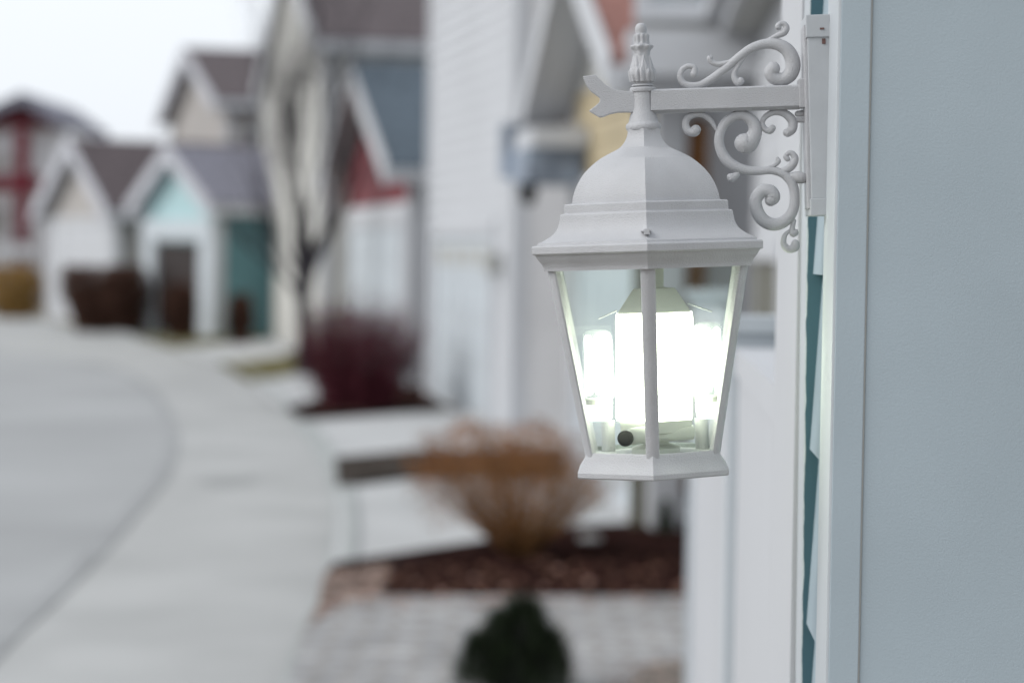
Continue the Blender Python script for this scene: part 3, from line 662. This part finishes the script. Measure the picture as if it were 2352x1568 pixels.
LW = [
 [(1150, 745, 8), (1120, 695, 14), (1080, 660, 17), (1030, 654, 18), (985, 676, 19), (975, 715, 21), (992, 748, 24), (1022, 752, 28), (1032, 742, 30)],
 [(1306, 818, 57), (1326, 818, 56), (1350, 792, 47), (1366, 745, 38), (1350, 695, 34), (1300, 662, 29), (1245, 668, 27), (1190, 712, 26), (1163, 790, 27), (1178, 868, 29), (1225, 930, 31), (1300, 966, 27), (1385, 975, 23), (1460, 972, 22), (1530, 996, 25), (1575, 1050, 28), (1588, 1130, 28), (1575, 1205, 30), (1530, 1258, 34), (1470, 1276, 36), (1410, 1250, 37), (1374, 1190, 37), (1372, 1130, 36), (1408, 1088, 37), (1450, 1092, 40), (1468, 1120, 40), (1455, 1138, 36)],
 [(1462, 735, 20), (1448, 748, 20), (1420, 738, 17), (1406, 705, 15), (1425, 668, 16), (1475, 645, 18), (1530, 652, 23), (1572, 690, 27), (1575, 735, 27), (1552, 758, 25), (1545, 760, 24)],
 [(1470, 972, 10), (1525, 975, 20), (1572, 945, 24), (1590, 905, 20), (1572, 877, 16), (1550, 878, 14), (1538, 895, 15), (1548, 908, 16)],
 [(1430, 958, 8), (1470, 945, 12), (1494, 922, 16), (1492, 908, 12)],
 [(1275, 970, 12), (1262, 995, 18), (1238, 1012, 25), (1230, 1010, 24)],
 [(1545, 1005, 15), (1600, 1010, 33), (1628, 1015, 33)],
 [(1585, 1255, 12), (1574, 1300, 16), (1580, 1325, 22), (1592, 1322, 20)],
 [(1560, 1310, 8), (1532, 1340, 14), (1526, 1385, 18), (1552, 1415, 22), (1588, 1405, 26), (1592, 1385, 24)],
 [(1605, 655, 18), (1665, 650, 18)], [(1600, 690, 15), (1650, 690, 15)],
]
b = bmesh.new()
for p in UP: scroll(b, p)
lpart('upper_scroll', b, M['lamp'], smooth=True)
b = bmesh.new()
for p in LW: scroll(b, p)
lpart('lower_scroll', b, M['lamp'], smooth=True)
# wall plate and block
def pbox(b, u0, u1, v0, v1, y0, y1):
    x0, _ = loc(u0, 300); x1, _ = loc(u1, 300); box(b, (x0, y0 * S, (570 - v1) * S), (x1, y1 * S, (570 - v0) * S))
b = bmesh.new(); pbox(b, 1845, 1853, 78, 492, -55, 55); lpart('backplate', b, M['lamp'], bevel=2 * S)
b = bmesh.new(); pbox(b, 1852, 1925, 108, 470, -70, 95); mb = lpart('mounting_block', b, M['block'], bevel=2 * S)
b = bmesh.new(); pbox(b, 1849, 1925, 58, 108.5, -74, 98); pbox(b, 1849, 1925, 469.5, 508, -74, 98); split(lpart('block_end', b, M['block'], mb, bevel=2 * S))
b = bmesh.new(); pbox(b, 1880, 1889, 88, 92, -76, -73); pbox(b, 1884, 1892, 112, 124, -72, -69); split(lpart('screw', b, M['rust'], mb))
# light source: faceted frosted cover with opaque cap and neck, two tubes built for its reflections, horizontal sensor arm
b = bmesh.new()
def bxz(b, rings, cxu=1502, n=6, rot=-PI / 2, cy=0.0):
    rr = []
    for hw_, v in rings:
        x0, _ = loc(cxu, v)
        rr.append([b.verts.new((x0 + hw_ * HX * S * math.cos(rot + k * 2 * PI / n), cy * S + hw_ * HX * S * math.sin(rot + k * 2 * PI / n), (570 - v) * S)) for k in range(n)])
    for a, c in zip(rr, rr[1:]):
        for k in range(n): b.faces.new((a[k], a[(k + 1) % n], c[(k + 1) % n], c[k]))
    b.faces.new(rr[0]); b.faces.new(rr[-1][::-1])
bxz(b, [(86, 718), (88, 730), (87, 955), (84, 962)], 1502); bulb = lpart('bulb', b, M['bulb'])
b = bmesh.new(); bxz(b, [(22, 600), (22, 660), (48, 663), (84, 717.5)], 1502 ); lpart('bulb_cap', b, M['bulbcap'], bulb)
b = bmesh.new(); bxz(b, [(82, 962.5), (80, 990), (60, 1000)], 1506); lpart('bulb_socket', b, M['bulbcap'], bulb)
for cu, vt in ((1372, 756), (1628, 746)):  # glowing tubes modelled in place of the bulb's reflections in the back panes
    b = bmesh.new(); x0, _ = loc(cu, 850); r0 = 38
    pr = [(4, vt), (20, vt + 1.5), (31, vt + 7), (35, vt + 20), (38, 905), (36, 916)]
    lathe(b, [(r * S, (570 - v) * S) for r, v in pr], 24, cx=x0, cy=70 * S); bt = lpart('bulb_reflection', b, M['shell'], smooth=True)
    for ii, dx_ in enumerate((-22, 0, 22)):
        b = bmesh.new(); tube(b, [(x0 + dx_ * S, (70 + (6 if ii == 1 else -6)) * S, (570 - vt - 20) * S), (x0 + dx_ * S, (70 + (6 if ii == 1 else -6)) * S, (570 - 900) * S)], [9 * S] * 2, 12, up=Vector((0, 1, 0))); lpart('reflected_tube', b, M['tubehot'], bt, smooth=True)
    b = bmesh.new(); lathe(b, [(r * S, (570 - v) * S) for r, v in [(30, 916), (32, 918), (32, 930), (30, 931)]], 24, cx=x0, cy=70 * S); lpart('reflected_collar', b, M['bulbcap'], bt)
    b = bmesh.new(); lathe(b, [(r * S, (570 - v) * S) for r, v in [(28, 931), (31, 935), (30, 962), (25, 968)]], 24, cx=x0, cy=70 * S); lpart('reflected_foot', b, M['tubehot'], bt)
    b = bmesh.new(); lathe(b, [(r * S, (570 - v) * S) for r, v in [(16, 968), (16, 1044)]], 16, cx=x0 + (1502 - cu) * 0.15 * S, cy=60 * S); lpart('reflection_stem', b, M['lamp'], bt)
b = bmesh.new()
def AX(u, v, y): x, z = loc(u, v); return Vector((x, y * S, z))
tube(b, [AX(1590, 990, -38), AX(1500, 990, -62), AX(1448, 996, -92)], [17 * S, 20 * S, 19 * S], 20, ball=False); sn = lpart('sensor_arm', b, M['bulbcap'], smooth=True)
b = bmesh.new(); p = AX(1437, 999, -99); d = Vector((-0.32, -1, -0.03)).normalized()
tube(b, [p - d * 3 * S, p + d * 5 * S], [18 * S, 18 * S], 28, ball=False); tube(b, [p + d * 5 * S, p + d * 6.5 * S], [13 * S, 11 * S], 28, ball=False); lpart('sensor_lens', b, M['black'], sn)
for ua, va, ub, vb in ((1416, 713, 1374, 733), (1580, 697, 1636, 717)):  # thin rods modelled in place of the cap shoulders' reflections in the glass
    b = bmesh.new(); tube(b, [AX(ua, va, 0), AX(ub, vb, 55)], [1.6 * S, 1.6 * S], 6); lpart('shoulder_reflection', b, M['lamp'])
# socket column below
b = bmesh.new(); bxz(b, [(30, 1000), (30, 1020), (55, 1028), (55, 1040)], 1506); lpart('lamp_holder', b, M['bulbcap'])

# ================================================================ PLANTS
def twigs(bm, base, n, rad, height, spread, thick, bend=0.25, tips=6, flat_top=None, seed=1, minh=0.5, rng=None, seg=3):
    rnd = random.Random(seed)
    for i in range(n):
        az = rnd.uniform(0, 2 * PI); k = math.sqrt(rnd.random())
        a = spread * k
        hh = height * rnd.uniform(minh, 1.0) * math.cos(a) ** (0.6 if flat_top else 1.0) * (1 - (0.12 if flat_top else 0.35) * k * k)
        r0 = rad * k
        x0 = base[0] + r0 * math.cos(az); y0 = base[1] + r0 * math.sin(az)
        out = math.tan(a) * hh
        pts = []; m = 4
        for j in range(m + 1):
            f = j / m
            rr = r0 + out * (f ** (1 + bend)) + rnd.uniform(-.012, .012) * height * f
            pts.append(Vector((base[0] + rr * math.cos(az) + rnd.uniform(-.01, .01) * height, base[1] + rr * math.sin(az) + rnd.uniform(-.01, .01) * height, base[2] + hh * f)))
        tube(bm, pts, [thick * (1 - 0.75 * j / m) for j in range(m + 1)], seg, ball=False)
        for _ in range(tips):
            f = rnd.uniform(0.5, 1.0); j = min(m - 1, int(f * m)); q = pts[j].lerp(pts[j + 1], f * m - j)
            d = Vector((math.cos(az) + rnd.uniform(-1, 1), math.sin(az) + rnd.uniform(-1, 1), rnd.uniform(.4, 1.8))).normalized() * height * rnd.uniform(.06, .16)
            tube(bm, [q, q + d], [thick * .4, thick * .15], 3, ball=False)
def leaves(bm, c, n, size, sampler, seed=2):
    rnd = random.Random(seed)
    for i in range(n):
        p = sampler(rnd)
        if p is None: continue
        a = Vector((rnd.uniform(-1, 1), rnd.uniform(-1, 1), rnd.uniform(-1, 1))).normalized(); e = a.orthogonal().normalized()
        s = size * rnd.uniform(.6, 1.3)
        v = [bm.verts.new(p + a * s), bm.verts.new(p + e * s * .45), bm.verts.new(p - a * s), bm.verts.new(p - e * s * .45)]
        bm.faces.new(v)
M['twigo'] = mat('orange_brown_twigs', (0.22, 0.115, 0.05), 0.9, 0.35, 9, spec=0.05)
M['twigo2'] = mat('rust_winter_leaves', (0.25, 0.108, 0.040), 0.9, 0.4, 5, spec=0.05)
M['twigr'] = mat('wine_red_twigs', (0.080, 0.021, 0.029), 0.9, 0.3, 5, spec=0.05)
M['twigb'] = mat('dark_brown_twigs', (0.080, 0.042, 0.031), 0.9, 0.4, 3, spec=0.05)
M['twigy'] = mat('straw_yellow_twigs', (0.30, 0.18, 0.055), 0.9, 0.3, 3)
M['bark'] = mat('grey_bark', (0.026, 0.022, 0.028), 0.9, 0.2, 8)
M['pine'] = mat('dark_pine_needles', (0.014, 0.024, 0.008), 0.8, 0.5, 12)
M['stone'] = mat('pink_granite', (0.34, 0.20, 0.16), 0.8, 0.2, 30)
# orange shrub in front of the white house
gb = G(1190, 1298)
sh = empty('shrub', 'orange brown twiggy shrub fanning out of the dark mulch bed', 'shrub', tuple(gb))
b = bmesh.new(); twigs(b, (gb.x, gb.y, 0.04), 230, 0.04, 0.74, 0.95, 0.0048, bend=0.02, tips=5, flat_top=True, seed=4, minh=.72); obj('stems', b, M['twigo'], sh)
b = bmesh.new()
def smp(r):
    a = r.uniform(0, 2 * PI); k = r.random() ** .45; z = .36 + .42 * r.random() ** .8
    if r.random() < .12: z = r.uniform(.22, .38)
    lump = 1 + .09 * math.sin(a * 3 + 1) + .07 * math.sin(a * 7 + z * 9)
    R_ = (0.50 - 0.28 * max(0, z - .52)) * lump if z > .36 else (0.50 - (.36 - z) * 1.3) * lump
    x = k * R_ * math.cos(a) * 1.05 - 0.10
    zt = z * (1 - .10 * k) + .03 * math.sin(x * 17)
    return Vector((gb.x + x, gb.y + k * R_ * math.sin(a), zt + 0.02 * math.sin(a * 5)))
leaves(b, gb, 6000, 0.0105, smp, 3); obj('foliage', b, M['twigo2'], sh)
# red shrub
gr = G(822, 945)
sh = empty('shrub', 'dense wine red shrub before the red gabled garage', 'shrub', tuple(gr))
b = bmesh.new(); twigs(b, (gr.x, gr.y, 0.03), 420, 0.36, 1.28, 0.42, 0.007, tips=7, seed=5, minh=0.55); obj('stems', b, M['twigr'], sh)
b = bmesh.new()
def smp(r):
    a = r.uniform(0, 2 * PI); k = math.sqrt(r.random()); z = r.uniform(0.03, 1.0)
    R_ = (.40 + .26 * math.sin(min(1, z / .55) * PI / 2)) * (1 - max(0, z - .5) ** 2 * 1.6) * (1 + .1 * math.sin(a * 4) + .06 * math.sin(a * 9 + z * 8))
    if r.random() < .35 * z: return None
    return Vector((gr.x + k * R_ * math.cos(a), gr.y + k * R_ * math.sin(a), z))
leaves(b, gr, 3300, 0.022, smp, 5); obj('foliage', b, M['twigr'], sh)
# dark brown round shrubs at the far side
def roundshrub(u, y, w_, h_, m, label, seed, lean=0):
    p = gp(u, y)
    s_ = empty('shrub', label, 'shrub', (p[0], p[1], 0))
    b = bmesh.new(); twigs(b, (p[0], p[1], 0), 160, w_ * .25, h_ * .95, math.atan(w_ * .28 / h_), 0.016, tips=4, seed=seed, minh=.75, flat_top=True); obj('stems', b, M[m], s_)
    b = bmesh.new()
    def smp(r):
        a = r.uniform(0, 2 * PI); k = r.random() ** .4; z = r.uniform(.03, 1)
        R_ = w_ / 2 * (.55 + .5 * math.sin(min(1, z / .6) * PI / 2)) * (1 - max(0, z - .55) ** 2 * 1.9) * (1 + .12 * math.sin(a * 3 + seed) + .08 * math.sin(a * 7 + z * 6))
        if r.random() < .3 * z: return None
        return Vector((p[0] + k * R_ * math.cos(a) + r.uniform(-.05, .05) + lean * (z - .5), p[1] + k * R_ * math.sin(a), z * h_))
    leaves(b, p, 3600, 0.05, smp, seed); obj('foliage', b, M[m], s_)
roundshrub(208, 43.5, 1.1, 1.25, 'twigb', 'dark brown shrub in front of the grey garage door, left of its pair', 7, -.35)
roundshrub(285, 43.2, 0.95, 1.27, 'twigb', 'dark brown shrub beside the teal house post, right of its pair', 8)
roundshrub(34, 51, 1.3, 1.15, 'twigy', 'straw yellow shrub at the left edge below the maroon posts', 9)
roundshrub(555, 38.5, 0.36, 0.85, 'twigb', 'small brown shrub against the dark teal side wall', 10)
roundshrub(415, 40.2, 0.55, 0.98, 'twigb', 'rusty brown shrub standing in the dark teal house doorway', 12)
# dark little bush by the yellow house
p = G(1528, 1238)
s_ = empty('shrub', 'tiny dark evergreen at the right end of the mulch bed', 'shrub', tuple(p))
b = bmesh.new()
def smp(r):
    z = r.random(); a = r.uniform(0, 2 * PI); k = r.random() ** .5 * (1 - z * .75) * .07
    return Vector((p.x + k * math.cos(a), p.y + k * math.sin(a), z * .19 + .04))
leaves(b, p, 900, 0.012, smp, 3); obj('foliage', b, M['pine'], s_)
# dwarf pine at the bottom edge
p = gp(1196, 8.3)
dp = empty('dwarf_pine', 'dark green dwarf pine with bristling needles at the bottom edge', 'shrub', (p[0], p[1], 0.05))
b = bmesh.new(); rnd = random.Random(8)
lobes = [(0.02, 0, .0, .34, .13), (-.13, 0.0, 0, .20, .08), (.12, .0, 0, .22, .09), (.05, .1, 0, .30, .11), (-.05, .05, 0, .28, .10)]
for lx, ly, lz, hh, rr in lobes:
    for i in range(int(3600 * rr / .13)):
        z = rnd.random() ** .8; a = rnd.uniform(0, 2 * PI); rad = rr * (1 - z ** 1.6) ** .6 * (0.45 + .6 * rnd.random()) * (1 + .18 * math.sin(a * 5 + z * 11))
        q = Vector((p[0] + lx + rad * math.cos(a), p[1] + ly + rad * math.sin(a), .05 + z * hh * .96))
        d = Vector((math.cos(a) * .8, math.sin(a) * .8, rnd.uniform(.3, 1.3))).normalized() * rnd.uniform(.03, .075)
        e = d.cross(Vector((rnd.uniform(-1, 1), rnd.uniform(-1, 1), rnd.uniform(-1, 1)))).normalized() * .0016
        b.faces.new([b.verts.new(q - e), b.verts.new(q + e), b.verts.new(q + d)])
obj('needles', b, M['pine'], dp)
b = bmesh.new()
for lx, ly, lz, hh, rr in lobes: tube(b, [(p[0] + lx * .3, p[1] + ly * .3, 0.04), (p[0] + lx, p[1] + ly, hh * .9)], [.02, .006], 6, ball=False)
obj('trunk', b, M['bark'], dp)
# stones on the mulch
stones = [(1282, 1332, .05), (1352, 1362, .045), (1566, 1368, .035), (1090, 1352, .03), (1160, 1376, .03), (1250, 1372, .03), (1420, 1350, .022), (1015, 1385, .03), (955, 1360, .025), (1330, 1392, .02), (1465, 1385, .025)]
st_names = ['pink stone below the orange shrub, largest of the scatter', 'pink stone right of the largest one on the mulch', 'pink stone at the right end of the mulch bed',
            'pink stone left of the shrub base on the mulch', 'pink stone at the front edge straight below the shrub', 'pink stone just above the dwarf pine tip', 'little pink stone in the middle right of the mulch',
            'pink stone near the left front of the mulch bed', 'pink stone farthest left on the mulch bed', 'smallest pink stone against the pavers', 'pink stone between pavers and mulch, right of the pine']
for i, (u, v, r0) in enumerate(stones):
    g = G(u, v); b = bmesh.new(); bmesh.ops.create_icosphere(b, subdivisions=3, radius=r0 * .55)
    rn = random.Random(i)
    ph = [rn.uniform(0, 6) for _ in range(3)]
    for vv in b.verts:
        vv.co *= 1 + .16 * math.sin(vv.co.x / r0 * 2.3 + ph[0]) + .12 * math.sin(vv.co.y / r0 * 3 + ph[1]); vv.co.z *= .65
    b.transform(Matrix.Translation((g.x, g.y, .045 + r0 * .2)))
    tag(obj('stone', b, M['stone'], smooth=True), st_names[i], 'stone', 'pink stones scattered on the mulch')
g = G(1355, 1262); b = bmesh.new(); bmesh.ops.create_icosphere(b, subdivisions=3, radius=.05); b.transform(Matrix.Translation((g.x, g.y, .06)) @ Matrix.Diagonal((1.3, .8, .5, 1)))
tag(obj('stone', b, M['concrete'], smooth=True), 'pale grey stone right of the orange shrub base', 'stone', 'pink stones scattered on the mulch')
# mulch chips and gravel bits give the beds a broken surface
def chips(name, px, n, size, m, zb_, seed):
    rnd = random.Random(seed); b = bmesh.new(); P_ = [G(*q) for q in px]
    xs = [q.x for q in P_]; ys = [q.y for q in P_]
    def inside(x, y):
        c = False; j = len(P_) - 1
        for i in range(len(P_)):
            if (P_[i].y > y) != (P_[j].y > y) and x < (P_[j].x - P_[i].x) * (y - P_[i].y) / (P_[j].y - P_[i].y) + P_[i].x: c = not c
            j = i
        return c
    k = 0
    while k < n:
        x = rnd.uniform(min(xs), max(xs)); y = rnd.uniform(min(ys), max(ys))
        if not inside(x, y): continue
        k += 1
        a = rnd.uniform(0, PI); s = size * rnd.uniform(.5, 1.4); dx, dy = math.cos(a) * s, math.sin(a) * s; h_ = s * rnd.uniform(.2, .6)
        v = [b.verts.new((x - dx, y - dy, zb_)), b.verts.new((x + dy * .4, y - dx * .4, zb_)), b.verts.new((x + dx, y + dy, zb_)), b.verts.new((x - dy * .4, y + dx * .4, zb_)), b.verts.new((x, y, zb_ + h_))]
        for i in range(4): b.faces.new((v[i], v[(i + 1) % 4], v[4]))
    o = obj(name, b, m); o['kind'] = 'stuff'; return o
M['chip'] = mat('mulch_chips', (0.010, 0.005, 0.004), 0.95, 0, 6, col2=(0.045, 0.02, 0.017), spec=0.03)
M['peb'] = mat('pebbles', (0.12, 0.08, 0.065), 0.9, 0, 9, col2=(0.45, 0.34, 0.29))
chips('mulch_chips', [(800, 1370), (1000, 1290), (1330, 1235), (1590, 1225), (1590, 1388), (880, 1390)], 4500, .022, M['chip'], .046, 1)
chips('mulch_chips', [(690, 965), (770, 915), (985, 890), (985, 945)], 900, .03, M['chip'], .046, 2)
chips('pebbles', [(715, 1460), (748, 1338), (900, 1322), (880, 1395), (790, 1408), (735, 1450)], 600, .02, M['peb'], .053, 3)
M['leaf'] = mat('dry_leaf_brown', (0.16, 0.075, 0.045), 0.9, 0, 5, col2=(0.30, 0.16, 0.11))
chips('fallen_leaves', [(800, 1370), (900, 1330), (1330, 1300), (1590, 1300), (1590, 1390), (880, 1392)], 170, .02, M['leaf'], .052, 6)
chips('fallen_leaves', [(745, 1400), (1590, 1394), (1590, 1412), (735, 1430)], 120, .018, M['leaf'], .057, 9)
chips('fallen_leaves', [(690, 965), (770, 915), (985, 890), (985, 945)], 60, .03, M['leaf'], .052, 7)
chips('pebbles', [(1420, 1560), (1720, 1525), (1720, 1690), (1360, 1690)], 260, .018, M['peb'], .061, 4)
# bare tree
tb = G(694, 862)
tr = empty('tree', 'bare vase shaped tree with dark trunk before the cream house', 'tree', tuple(tb))
b = bmesh.new(); rnd = random.Random(21)
def grow(p, d, L_, r0, lvl):
    pts = [p]; dd = d.copy(); m = 5
    for j in range(m):
        dd = (dd + Vector((rnd.uniform(-.09, .09), rnd.uniform(-.09, .09), .045))).normalized(); pts.append(pts[-1] + dd * L_ / m)
    tube(b, pts, [r0 * (1 - .6 * j / m) for j in range(m + 1)], 5 if lvl > 1 else 8, ball=False)
    if lvl >= 4: return
    for k in range((6, 6, 6, 3)[lvl]):
        f = rnd.uniform(.3, 1.0); j = min(m - 1, int(f * m)); q = pts[j].lerp(pts[j + 1], f * m - j)
        az = rnd.uniform(0, 2 * PI); s = rnd.uniform(.16, .42)
        nd = (dd + Vector((math.cos(az) * s, math.sin(az) * s, .12))).normalized()
        grow(q, nd, L_ * rnd.uniform(.5, .85), r0 * .45, lvl + 1)
fk = Vector((tb.x + .03, tb.y, 1.42))
tube(b, [tb, tb + Vector((0.04, 0, .5)), tb + Vector((.0, 0, 1.0)), fk], [.11, .09, .09, .13], 10, ball=False)
tube(b, [fk + Vector((0, 0, -.2)), fk + Vector((-.07, 0, .15)), fk + Vector((-.15, 0, .6))], [.10, .085, .035], 9, ball=False)
tube(b, [fk + Vector((0, 0, -.15)), fk + Vector((.15, 0, .2)), fk + Vector((.34, 0, .7))], [.10, .075, .03], 9, ball=False)
tube(b, [fk + Vector((0, 0, -.1)), fk + Vector((.0, .1, .3)), fk + Vector((.03, .1, .8))], [.09, .07, .03], 9, ball=False)
trunk = obj('trunk', b, M['bark'], tr)
b = bmesh.new()
for i in range(19):
    dx = -.30 + .62 * i / 18 + rnd.uniform(-.04, .04)
    st = fk + Vector((-.08 if dx < -.08 else (.02 if dx < .1 else .22), rnd.uniform(-.1, .1), rnd.uniform(.1, .55)))
    grow(st, Vector((dx, rnd.uniform(-.3, .3), 1)).normalized(), rnd.uniform(1.5, 2.5) * (1 - .45 * abs(dx)), .0145, 2)
for v_, d_, l_ in ((.95, (-.9, 0, 1), .9), (1.1, (-.95, .1, .55), .9), (1.2, (-.7, -.1, 1), 1.1), (1.25, (.8, .1, 1), 1.2)):
    grow(tb + Vector((0, 0, v_)), Vector(d_).normalized(), l_, .028, 2)
obj('branches', b, M['bark'], tr)
